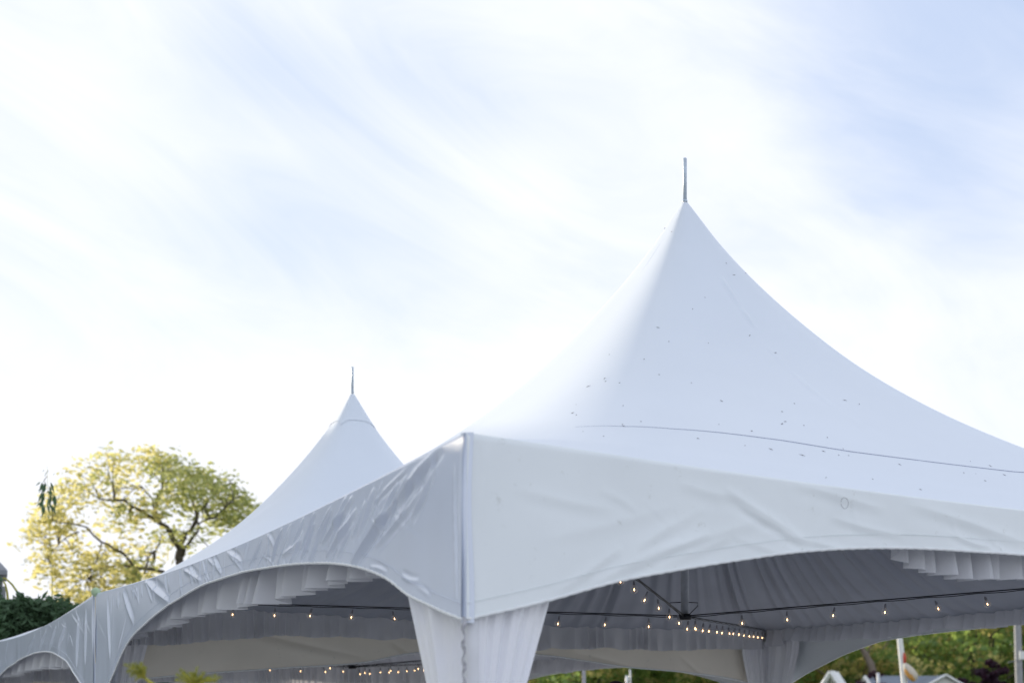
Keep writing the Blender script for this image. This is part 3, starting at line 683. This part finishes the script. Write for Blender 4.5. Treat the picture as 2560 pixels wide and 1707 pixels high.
# stone pillar with ivy at the left edge, and two arching yellow shoots
def pillar():
    r = np.random.default_rng(3); D = 19.6; x1 = px(13, 1500, D)[0]; zt = px(0, 1436, D)[2]; wd = .84; xc = x1 - wd / 2
    ca, sa = math.cos(R(20.5)), math.sin(R(20.5))
    o = empty('stone_pillar', (x1 - wd / 2 * ca - wd / 2 * sa, D - wd / 2 * sa + wd / 2 * ca, 0), R(20.5)); tag(o, 'grey stone pillar with a pointed cap, cut off by the left edge behind the hedge', 'pillar')
    V, F = box_geo((0, 0, zt / 2), (wd - .06, wd - .06, zt)); mesh('core', V, F, M['mortar'], o, False)
    q = wd / 2 + .03
    V = [(-q, -q, zt), (q, -q, zt), (q, q, zt), (-q, q, zt), (-q, -q, zt + .06), (q, -q, zt + .06), (q, q, zt + .06), (-q, q, zt + .06), (0, 0, zt + .62)]
    mesh('cap', V, [(3, 2, 1, 0), (0, 1, 5, 4), (1, 2, 6, 5), (2, 3, 7, 6), (3, 0, 4, 7), (4, 5, 8), (5, 6, 8), (6, 7, 8), (7, 4, 8)], M['stone'], o, False)
    bV, bF = box_geo((0, 0, 0), (1, 1, 1)); bV = bV * (1 - .0); me = None; hh = .17
    for k in range(int(zt / hh)):
        n = 3; edges = np.concatenate([[-wd / 2], np.linspace(-wd / 2, wd / 2, n + 1)[1:-1] + r.normal(0, .05, n - 1) + (.07 if k % 2 else -.07), [wd / 2]])
        for face in range(2):
            for j in range(n):
                c, w_ = (edges[j] + edges[j + 1]) / 2, edges[j + 1] - edges[j] - .014
                if me is None: st = mesh('stone', bV, bF, M['stone'], o, False); me = st.data
                else: st = link(bpy.data.objects.new('stone', me), o)
                pr = wd / 2 - .03 + r.uniform(0, .014)
                st.location = (c, -pr, (k + .5) * hh) if face == 0 else (pr, c, (k + .5) * hh)
                st.scale = (w_, .06, hh - .014) if face == 0 else (.06, w_, hh - .014)
    iv = empty('ivy', (x1 - .02, D - .03, 0)); tag(iv, 'dark ivy climbing the grey stone pillar at the left edge', 'ivy')
    st = np.array([(-.05, -.03, 0), (-.02, -.03, 1.2), (-.06, -.03, 2.6), (-.10, -.03, 3.3), (-.06, -.03, zt - .06)]); tube('stem', st, [.03, .025, .018, .012, .008], M['bark'], iv, 6)
    cs = st[2] + (st[4] - st[2]) * np.linspace(-.6, 1, 26)[:, None] + r.normal(0, .04, (26, 3)) * np.array([1., .2, .6])
    V, F = leaf_cards(cs, 14, (.07, .05, .10), .05, r, .8, 0, 1.2); mesh('leaves', V, F, M['leafdark'], iv, False)['kind'] = 'stuff'
pillar()
def shoots():
    D = 18.6; b = px(20, 1852, D); b[2] = 0
    o = empty('bramble', b); tag(o, 'two arching yellow-green shoots rising from the hedge top at the left edge', 'bramble')
    for pts in (((52, 1500), (44, 1480), (30, 1460), (16, 1447), (8, 1444)), ((20, 1500), (18, 1480), (14, 1462), (9, 1452))):
        P = [px(x, y, D) - b for x, y in pts]; lo = P[0].copy(); lo[2] = 0
        tube('shoot', [lo, lo * .5 + P[0] * .5] + P, np.linspace(.020, .011, len(P) + 2), M['shoot'], o, 6)
shoots()

# golden conifer shrub whose tips poke into the bottom of the view
def golden_shrub():
    r = np.random.default_rng(12); D = 4.3; b = px(450, 1852, D); b[2] = 0
    o = empty('golden_shrub', b); tag(o, 'yellow-green feathery shrub tips poking up before the tents at the lower left', 'shrub')
    q = lambda x, y, dy=0: px(x, y, D + dy) - b
    g = []; fronds = []
    def branch(pts, r0):
        P = np.array([q(*p_) for p_ in pts]); root_ = np.array([r.normal(0, .05), r.normal(0, .05), .0])
        P = np.concatenate([[root_, root_ * .5 + P[0] * .5 - np.array([0, 0, .15])], P]); g.append(tube_geo(P, np.linspace(r0, .004, len(P)), 6)); return P
    branch([(470, 1840), (430, 1760), (385, 1712), (362, 1694)], .020)
    branch([(470, 1820), (480, 1750), (485, 1712)], .020); branch([(520, 1850), (560, 1790), (600, 1740)], .015); branch([(400, 1860), (340, 1820), (300, 1770)], .015)
    def spray(bx, by, tips):
        for tx, ty in tips:
            dy = r.normal(0, .05); A = q(bx, by); B = q(tx, ty, dy)
            n = 15
            for k in range(n):
                t = .15 + .85 * k / (n - 1); p0 = A + (B - A) * t + np.array([0, 0, .012 * math.sin(t * 3)])
                ax = (B - A) / np.linalg.norm(B - A)
                for s_ in (-1, 1):
                    sd_ = np.cross(ax, (0, 1, .2)); sd_ /= np.linalg.norm(sd_)
                    d = ax + s_ * sd_ * r.uniform(.25, .6) + r.normal(0, .12, 3); d /= np.linalg.norm(d); fronds.append((p0, d, r.uniform(.012, .020) * (1.2 - .5 * t)))
            g.append(tube_geo([A, (A + B) / 2 + np.array([0, 0, .008]), B], [.0032, .0025, .001], 5))
    spray(362, 1694, [(313, 1664), (322, 1680), (333, 1662), (345, 1672), (352, 1660), (338, 1702), (330, 1690), (362, 1672), (348, 1684)])
    spray(485, 1716, [(445, 1690), (452, 1678), (462, 1690), (476, 1684), (493, 1670), (487, 1690), (505, 1692), (512, 1684), (550, 1694), (540, 1704), (525, 1698), (440, 1702), (470, 1700), (498, 1702), (515, 1704)])
    for k in range(26): 
        c = (450 + r.normal(0, 75), 1800 + r.uniform(-40, 190)); 
        spray(c[0], c[1], [(c[0] + r.normal(0, 45), c[1] - r.uniform(5, 50)) for _ in range(6)])
    V, F, k = [], [], 0
    for p0, d, ln in fronds:
        s_ = np.cross(d, r.normal(size=3)); s_ /= np.linalg.norm(s_) + 1e-6
        V += [p0, p0 + d * ln * .4 + s_ * .0020, p0 + d * ln, p0 + d * ln * .4 - s_ * .0020]; F.append((k, k + 1, k + 2, k + 3)); k += 4
    mesh('foliage', np.array(V), np.array(F), M['leafgold'], o, False)['kind'] = 'stuff'
    V, F = join(g); mesh('branches', V, F, M['shoot'], o)
golden_shrub()

# broadleaf trees massed across the lawn on the right
def far_tree_meshes(seed, cr, hz, mat, n=90, each=70, leaf=.16):
    r = np.random.default_rng(seed); geos = []
    tp = np.array([r.normal(0, .2), r.normal(0, .2), hz - cr * .5]); P, g = limb((0, 0, 0), tp, .26, .12, r, .03); geos.append(g)
    dirs = r.normal(size=(n, 3)); dirs /= np.linalg.norm(dirs, axis=1, keepdims=True)
    rad = cr * r.uniform(.35, 1.0, (n, 1)) * np.where(dirs[:, 2:3] < -.35, .8, 1)
    C = np.array([0, 0, hz]) + dirs * rad * np.array([1, 1, .95]) + r.normal(0, .25, (n, 3)); C[:, 2] = np.maximum(C[:, 2], .9)
    for c in C[::6]:
        k = P[r.integers(3, 7)]; geos.append(limb(k, c, .07, .015, r, .06, 5)[1])
    V, F = join(geos); tv = (V, F)
    cv = leaf_cards(C, each, (cr * .24, cr * .24, cr * .15), leaf, r, .5, .1, 1.5)
    return tv, cv
variants = []
for k, (cr, hz, gold) in enumerate(((3.4, 4.4, .22), (3.0, 4.8, .5), (3.8, 4.9, .3))):
    tv, cv = far_tree_meshes(50 + k, cr, hz, None, leaf=.17)
    q = len(cv[1]); sel = np.random.default_rng(k).uniform(size=q // 70).repeat(70) < gold  # random gold clusters paint sunlit patches into the crown
    C4 = cv[0].reshape(-1, 4, 3)
    halves = [(C4[m].reshape(-1, 3), np.arange(4 * m.sum()).reshape(-1, 4)) for m in (~sel, sel)]
    variants.append((tv, halves))
protos = {}
def far_tree(k, x, y, s, label, group=None, rz=0, bark='bark'):
    key = (k, bark)
    o = empty('broadleaf_tree', (x, y, 0), rz); o.scale = (s, s, s); tag(o, label, 'tree', group)
    tv, hv = variants[k]
    if key not in protos:
        protos[key] = (mesh('trunk', tv[0], tv[1], M[bark], o).data, mesh('crown', *hv[0], M['leaffar'], o, False).data, mesh('sunlit_crown', *hv[1], M['leaffarsun'], o, False).data)
    else:
        for n_, d_ in zip(('trunk', 'crown', 'sunlit_crown'), protos[key]): link(bpy.data.objects.new(n_, d_), o)
r = np.random.default_rng(77)
row = [(1350, 62, 0, 1.0), (1440, 58, 2, .9), (1530, 66, 1, 1.0), (1620, 60, 0, 1.0), (1710, 64, 2, .95), (1800, 58, 1, 1.0), (1905, 66, 0, 1.05), (2000, 60, 2, .9), (2330, 66, 2, 1.1), (2440, 60, 0, 1.15), (2560, 66, 2, 1.1), (2680, 60, 0, 1.0), (2240, 72, 0, 1.2), (2120, 74, 1, 1.15), (2480, 76, 1, 1.2), (1660, 74, 2, 1.2), (1500, 76, 0, 1.15)]
for i, (x, D, k, s) in enumerate(row):
    far_tree(k, (x - 1280) * D / 3555.6, D, s, 'green and golden tree in the mass of trees seen beneath the tent roofs', 'trees massed beyond the lawn', r.uniform(0, 6.28))
for k, (x, y, q) in enumerate(((-12.5, 4.5, 1.6),)):  # tree added out of view to darken the left-hand skirts
    far_tree((0, 2, 0)[k], x, y, q, 'large unseen tree added left of the tents to shade their left skirts', None, k * 2.1)
p = px(2175, 1852, 57); far_tree(1, p[0] - .8, 57, .98, 'golden tree with a bare leaning pale trunk, left of the white flagpole', None, 1.2, 'bark2')
tl = empty('bare_trunk', (p[0], 55.5, 0)); tag(tl, 'leaning pale bare tree trunk left of the white flagpole', 'tree trunk')
tube('trunk', [px(2192, 1852, 55.5) * np.array([1, 1, 0]) - np.array([p[0], 55.5, 0]), px(2186, 1700, 55.5) - np.array([p[0], 55.5, 0]), px(2178, 1660, 55.5) - np.array([p[0], 55.5, 0]), px(2158, 1625, 55.5) - np.array([p[0], 55.5, 0]), px(2140, 1600, 55.5) - np.array([p[0], 55.5, 0])], [.22, .17, .15, .11, .07], M['bark2'], tl, 8)
def plum(x, top, D, cr, label):
    p = px(x, top, D); r_ = np.random.default_rng(int(x)); o = empty('plum_tree', (p[0], D, 0)); tag(o, label, 'tree')
    hz = p[2] - cr * .8; (tv, cv) = far_tree_meshes(int(x), cr, hz, None, 40, 60, .11)
    mesh('trunk', tv[0], tv[1], M['bark'], o); mesh('crown', cv[0], cv[1], M['leafplum'], o, False)
plum(2163, 1694, 50, 1.1, 'low dark purple tree between the white gable and the thin post')
plum(2465, 1668, 54, .9, 'small dark purple tree at the right, beyond the grey roofed house')

# houses far back on the right
def far_house(cx_, D, wd, dp, ze, zr, rz, label, wallm, roofm, chim=None):
    o = empty('house', (cx_, D, 0), rz); tag(o, label, 'house'); a, b = wd / 2, dp / 2
    V = [(-a, -b, 0), (a, -b, 0), (a, b, 0), (-a, b, 0), (-a, -b, ze), (a, -b, ze), (a, b, ze), (-a, b, ze), (-a, 0, zr - .05), (a, 0, zr - .05)]
    mesh('wall', V, [(0, 1, 5, 4), (2, 3, 7, 6), (1, 2, 6, 9, 5), (3, 0, 4, 8, 7)], M[wallm], o, False)
    e1 = .25; s = (zr - ze) / b; lo = ze - s * e1
    Q = [(-a - .2, -b - e1, lo), (a + .2, -b - e1, lo), (a + .2, 0, zr), (-a - .2, 0, zr), (-a - .2, b + e1, lo), (a + .2, b + e1, lo)]
    V = Q + [(x, y, z + .12) for x, y, z in Q]
    rf = mesh('roof', V, [(0, 1, 2, 3), (3, 2, 5, 4), (6, 9, 8, 7), (9, 10, 11, 8), (0, 6, 7, 1), (4, 5, 11, 10), (1, 7, 8, 2), (2, 8, 11, 5), (0, 3, 9, 6), (3, 4, 10, 9)], M[roofm], o, False)
    for sx in (-1, 1):
        for sy in (-1, 1):
            P = [(sx * (a + .24), sy * (b + e1), lo + .05), (sx * (a + .24), 0, zr + .06)]; V, F = tube_geo(P, .09, 4); mesh('rake_trim', V, F, M['white'], o, False)
    for x in (-a * .5, a * .4):
        V, F = box_geo((x, -b - .03, ze * .55), (1.0, .08, 1.3)); wn = mesh('window', V, F, M['white'], o, False)
        V, F = box_geo((x, -b - .06, ze * .55), (.84, .06, 1.14)); mesh('pane', V, F, M['pane'], wn, False)
    V, F = box_geo((0, -b - .03, 1.0), (.95, .07, 2.0)); mesh('door', V, F, M['red'], o, False)
    if chim:
        x, zc, w_ = chim
        V, F = join([box_geo((x, .3, (zr + zc) / 2 - .2), (w_, .6, zc - zr + .8)), box_geo((x, .3, zc + .24), (w_ + .1, .7, .10))]); mesh('chimney', V, F, M['brick'], rf, False)
D = 52
zr = px(0, 1690, D)[2]; zc = px(0, 1674, D)[2]
far_house(px(2290, 0, D)[0], D + 2, 2.3, 4.0, zr - 1.0, zr, R(4), 'small house with grey-blue roof and brick chimney, right of the flagpole', 'siding', 'roofgrey', (.35, zc - .3, .30))
sv = np.array([math.sin(SUN_AZ), math.cos(SUN_AZ)]); c_ = sv * 33 + np.array([sv[1], -sv[0]]) * .5  # house added out of view, its ridge shading the lower tents
far_house(c_[0], c_[1], 18, 8, 6.4, 9.75, -SUN_AZ, 'large unseen white house added beyond the left edge to keep low sun off the skirts', 'siding', 'roofgrey', None)
# cross gable with white rakes at the right end of that roof
gx0, gx1, gt = px(2335, 1707, D - .6), px(2410, 1712, D - .6), px(2362, 1690, D - .6)
gw = 1.1; ga = empty('house', (gt[0], D - .6, 0)); tag(ga, 'pale gable with white edging, in front of the grey-blue roof', 'house')
zb_ = gt[2] - .62
mesh('wall', [(-gw, 0, 0), (gw, 0, 0), (gw, 0, zb_), (0, 0, gt[2] - .02), (-gw, 0, zb_), (-gw, 3, 0), (gw, 3, 0), (gw, 3, zb_), (0, 3, gt[2] - .02), (-gw, 3, zb_)], [(0, 1, 2, 3, 4), (1, 6, 7, 2), (5, 0, 4, 9), (6, 5, 9, 8, 7)], M['siding'], ga, False)
mesh('roof', [(-gw - .1, -.1, zb_ - .04), (0, -.1, gt[2]), (gw + .1, -.1, zb_ - .04), (-gw - .1, 3, zb_ - .04), (0, 3, gt[2]), (gw + .1, 3, zb_ - .04), (-gw - .1, -.1, zb_ + .03), (0, -.1, gt[2] + .07), (gw + .1, -.1, zb_ + .03), (-gw - .1, 3, zb_ + .03), (0, 3, gt[2] + .07), (gw + .1, 3, zb_ + .03)], [(0, 1, 4, 3), (1, 2, 5, 4), (6, 9, 10, 7), (7, 10, 11, 8), (0, 6, 7, 1), (1, 7, 8, 2), (2, 8, 11, 5), (0, 3, 9, 6), (3, 4, 10, 9), (4, 5, 11, 10)], M['roofgrey'], ga, False)
for sx in (-1, 1):
    V, F = tube_geo([(sx * (gw + .12), -.12, zb_ - .02), (0, -.12, gt[2] + .05)], .045, 4); mesh('rake_trim', V, F, M['white'], ga, False)
V, F = box_geo((0, -.02, zb_ - .9), (.8, .06, 1.0)); wn = mesh('window', V, F, M['white'], ga, False)
V, F = box_geo((0, -.05, zb_ - .9), (.66, .05, .86)); mesh('pane', V, F, M['pane'], wn, False)
D2 = 48; zr2 = px(0, 1681, D2)[2]
far_house(px(2100, 0, D2)[0], D2 + 1, .10, .22, zr2 - .16, zr2, R(58), 'small bright white gable among golden leaves, left of the purple tree', 'siding', 'white')

# poles
def pole(name, pts, D, r0, mat, label, cat):
    b = px(pts[0][0], 1852, D); b[2] = 0; o = empty(name, b); tag(o, label, cat)
    P = [px(x, y, D) - b for x, y in pts]; P[0][2] = 0
    tube('shaft', P, r0, M[mat], o, 10); return o, b
fp, fb = pole('flagpole', [(2268, 1852), (2261, 1707), (2249, 1593), (2240, 1500), (2229, 1390)], 33, [.075, .072, .065, .055, .045], 'white', 'white flagpole seen under the near tent roof, leaning slightly', 'flagpole')
bV, bF = lathe_geo([(.001, -.07), (.05, -.05), (.07, 0), (.05, .05), (.001, .07)], 10); bo = mesh('finial', bV, bF, M['brass'], fp); bo.location = px(2228.5, 1386, 33) - fb
fo = empty('flag', px(2262, 1655, 32.95)); tag(fo, 'furled white and orange flag hanging from the white flagpole', 'flag')
f0 = px(2262, 1655, 32.95)
qf = lambda x, y: px(x, y, 32.9) - f0
V, F = tube_geo([qf(2261, 1657), qf(2266, 1666), qf(2275, 1678), qf(2284, 1690), qf(2287, 1697), qf(2288, 1700)], [.03, .085, .11, .105, .07, .02], 12); V[:, 1] += .02 * np.sin(V[:, 0] * 60); mesh('white_cloth', V, F, M['flag'], fo)
V, F = tube_geo([qf(2261, 1668), qf(2267, 1680), qf(2276, 1692), qf(2283, 1699), qf(2286, 1701)], [.02, .055, .065, .05, .015], 10); V[:, 1] -= .045; mesh('orange_cloth', V, F, M['orange'], fo)
V, F = tube_geo([qf(2260, 1630), qf(2262, 1642), qf(2262, 1656)], [.012, .04, .03], 8); mesh('red_cloth', V, F, M['red'], fo)
pole('post', [(2200, 1852), (2196, 1707), (2195, 1681)], 40, [.05, .045, .042], 'alu', 'thin pale post left of the white flagpole', 'post')
up, ub = pole('utility_pole', [(2552, 1852), (2548, 1707), (2545, 1602), (2543, 1540), (2541, 1450)], 38, [.105, .10, .095, .09, .085], 'greypole', 'grey utility pole with a small white plate at the right edge', 'utility pole')
V, F = box_geo(px(2556, 1637, 37.86) - ub, (.16, .03, .22)); mesh('plate', V, F, M['white'], up, False)
V, F = tube_geo([px(2545, 1650, 37.9) - ub, px(2520, 1655, 37.9) - ub], .012, 6); mesh('bracket', V, F, M['greypole'], up)
V, F = box_geo(px(2541, 1462, 38.1) - ub, (1.6, .10, .12)); mesh('crossarm', V, F, M['greypole'], up, False)
pole('post', [(1461, 1852), (1460, 1707), (1459, 1660), (1459, 1600)], 30, [.045, .042, .04, .04], 'greypole', 'slim grey post under the farther tent, before the trees', 'post')
pole('post', [(1568, 1852), (1567, 1707), (1567, 1688)], 36, [.045, .04, .04], 'white', 'short pale post with squared top, right of the slim grey post', 'post')
pole('post', [(1576, 1852), (1576, 1700), (1575, 1672)], 44, [.03, .028, .026], 'alu', 'thin pale rod standing just behind the short pale post', 'post')

# ------------------------------------------------------------------ the person whose crown just shows
def skinned(name, joints, edges, mat, parent, lv=2):
    me = bpy.data.meshes.new(name); me.from_pydata([j[:3] for j in joints], edges, []); me.update()
    o = bpy.data.objects.new(name, me); link(o, parent)
    sk = o.modifiers.new('skin', 'SKIN'); sk.use_smooth_shade = True
    for i, j in enumerate(joints):
        v = me.skin_vertices[0].data[i]; v.radius = (j[3], j[4] if len(j) > 4 else j[3]); v.use_root = (i == 0)
    ss = o.modifiers.new('sub', 'SUBSURF'); ss.levels = lv; ss.render_levels = lv
    me.materials.append(mat); return o
def person():
    D = 9.0; c = px(1540, 1700.5, D); top = c[2]; s = top / 1.78
    o = empty('person', (c[0], D, 0), R(20)); o.scale = (s, s, s); tag(o, 'person with dark brown hair, only the crown of the head showing below the near tent', 'person')
    J = [(0, 0, .95, .12, .10), (0, 0, 1.12, .12, .09), (0, 0, 1.32, .15, .10), (0, .01, 1.46, .07, .07), (0, -.01, 1.53, .055), (0, -.02, 1.60, .072, .082), (0, -.015, 1.69, .070, .085), (0, -.01, 1.735, .045, .05)]
    E_ = [(0, 1), (1, 2), (2, 3), (3, 4), (4, 5), (5, 6), (6, 7)]
    for sx in (-1, 1):
        k = len(J); J += [(sx * .19, .01, 1.43, .055), (sx * .235, .02, 1.14, .040), (sx * .24, -.06, .90, .028), (sx * .24, -.09, .82, .030, .018)]; E_ += [(3, k), (k, k + 1), (k + 1, k + 2), (k + 2, k + 3)]
        for f_ in range(4): J.append((sx * (.225 + .0 * f_), -.125 + .022 * f_ - .01, .735 + .006 * f_, .008)); E_.append((k + 3, len(J) - 1))
        J.append((sx * .21, -.115, .79, .009)); E_.append((k + 3, len(J) - 1))
        k = len(J); J += [(sx * .095, 0, .86, .085), (sx * .10, -.01, .48, .055), (sx * .105, .02, .09, .038), (sx * .11, -.13, .04, .036, .026)]; E_ += [(0, k), (k, k + 1), (k + 1, k + 2), (k + 2, k + 3)]
    skinned('body', J, E_, M['skin'], o)
    skinned('shirt', [(0, 0, .93, .135, .115), (0, 0, 1.12, .135, .105), (0, 0, 1.32, .165, .115), (0, .01, 1.44, .085, .08)] + [(sx * .195, .01, 1.42, .068) for sx in (-1, 1)] + [(sx * .225, .018, 1.22, .056) for sx in (-1, 1)], [(0, 1), (1, 2), (2, 3), (3, 4), (3, 5), (4, 6), (5, 7)], M['shirt'], o)
    skinned('trousers', [(0, 0, .94, .135, .115)] + [(sx * .095, 0, .85, .098) for sx in (-1, 1)] + [(sx * .10, -.01, .48, .068) for sx in (-1, 1)] + [(sx * .105, .02, .11, .055) for sx in (-1, 1)], [(0, 1), (0, 2), (1, 3), (2, 4), (3, 5), (4, 6)], M['trousers'], o)
    n, m = 16, 20; V = []
    for i in range(n):
        a = i / (n - 1) * R(118)
        for j in range(m):
            b_ = j / m * 2 * math.pi; wv = 1 + .025 * math.sin(b_ * 7 + a * 3); low = 1.0 if math.sin(b_) > -.2 else max(.0, 1 - (a - R(62)) / R(40)) if a > R(62) else 1.0
            V.append((.088 * math.sin(a) * math.cos(b_) * wv * (.55 + .45 * low), .105 * math.sin(a) * math.sin(b_) * wv * (.75 + .25 * low), 1.665 + .115 * math.cos(a)))
    mesh('hair', V, grid_faces(n, m, True), M['hair'], o)
    for sx in (-1, 1):
        V, F = lathe_geo([(.001, -.011), (.008, -.008), (.011, 0), (.008, .008), (.001, .011)], 10); ey = mesh('eye', V, F, M['white'], o); ey.location = (sx * .031, -.095, 1.635)
person()
print('objects', len(bpy.data.objects), 'verts', sum(len(m.vertices) for m in bpy.data.meshes))
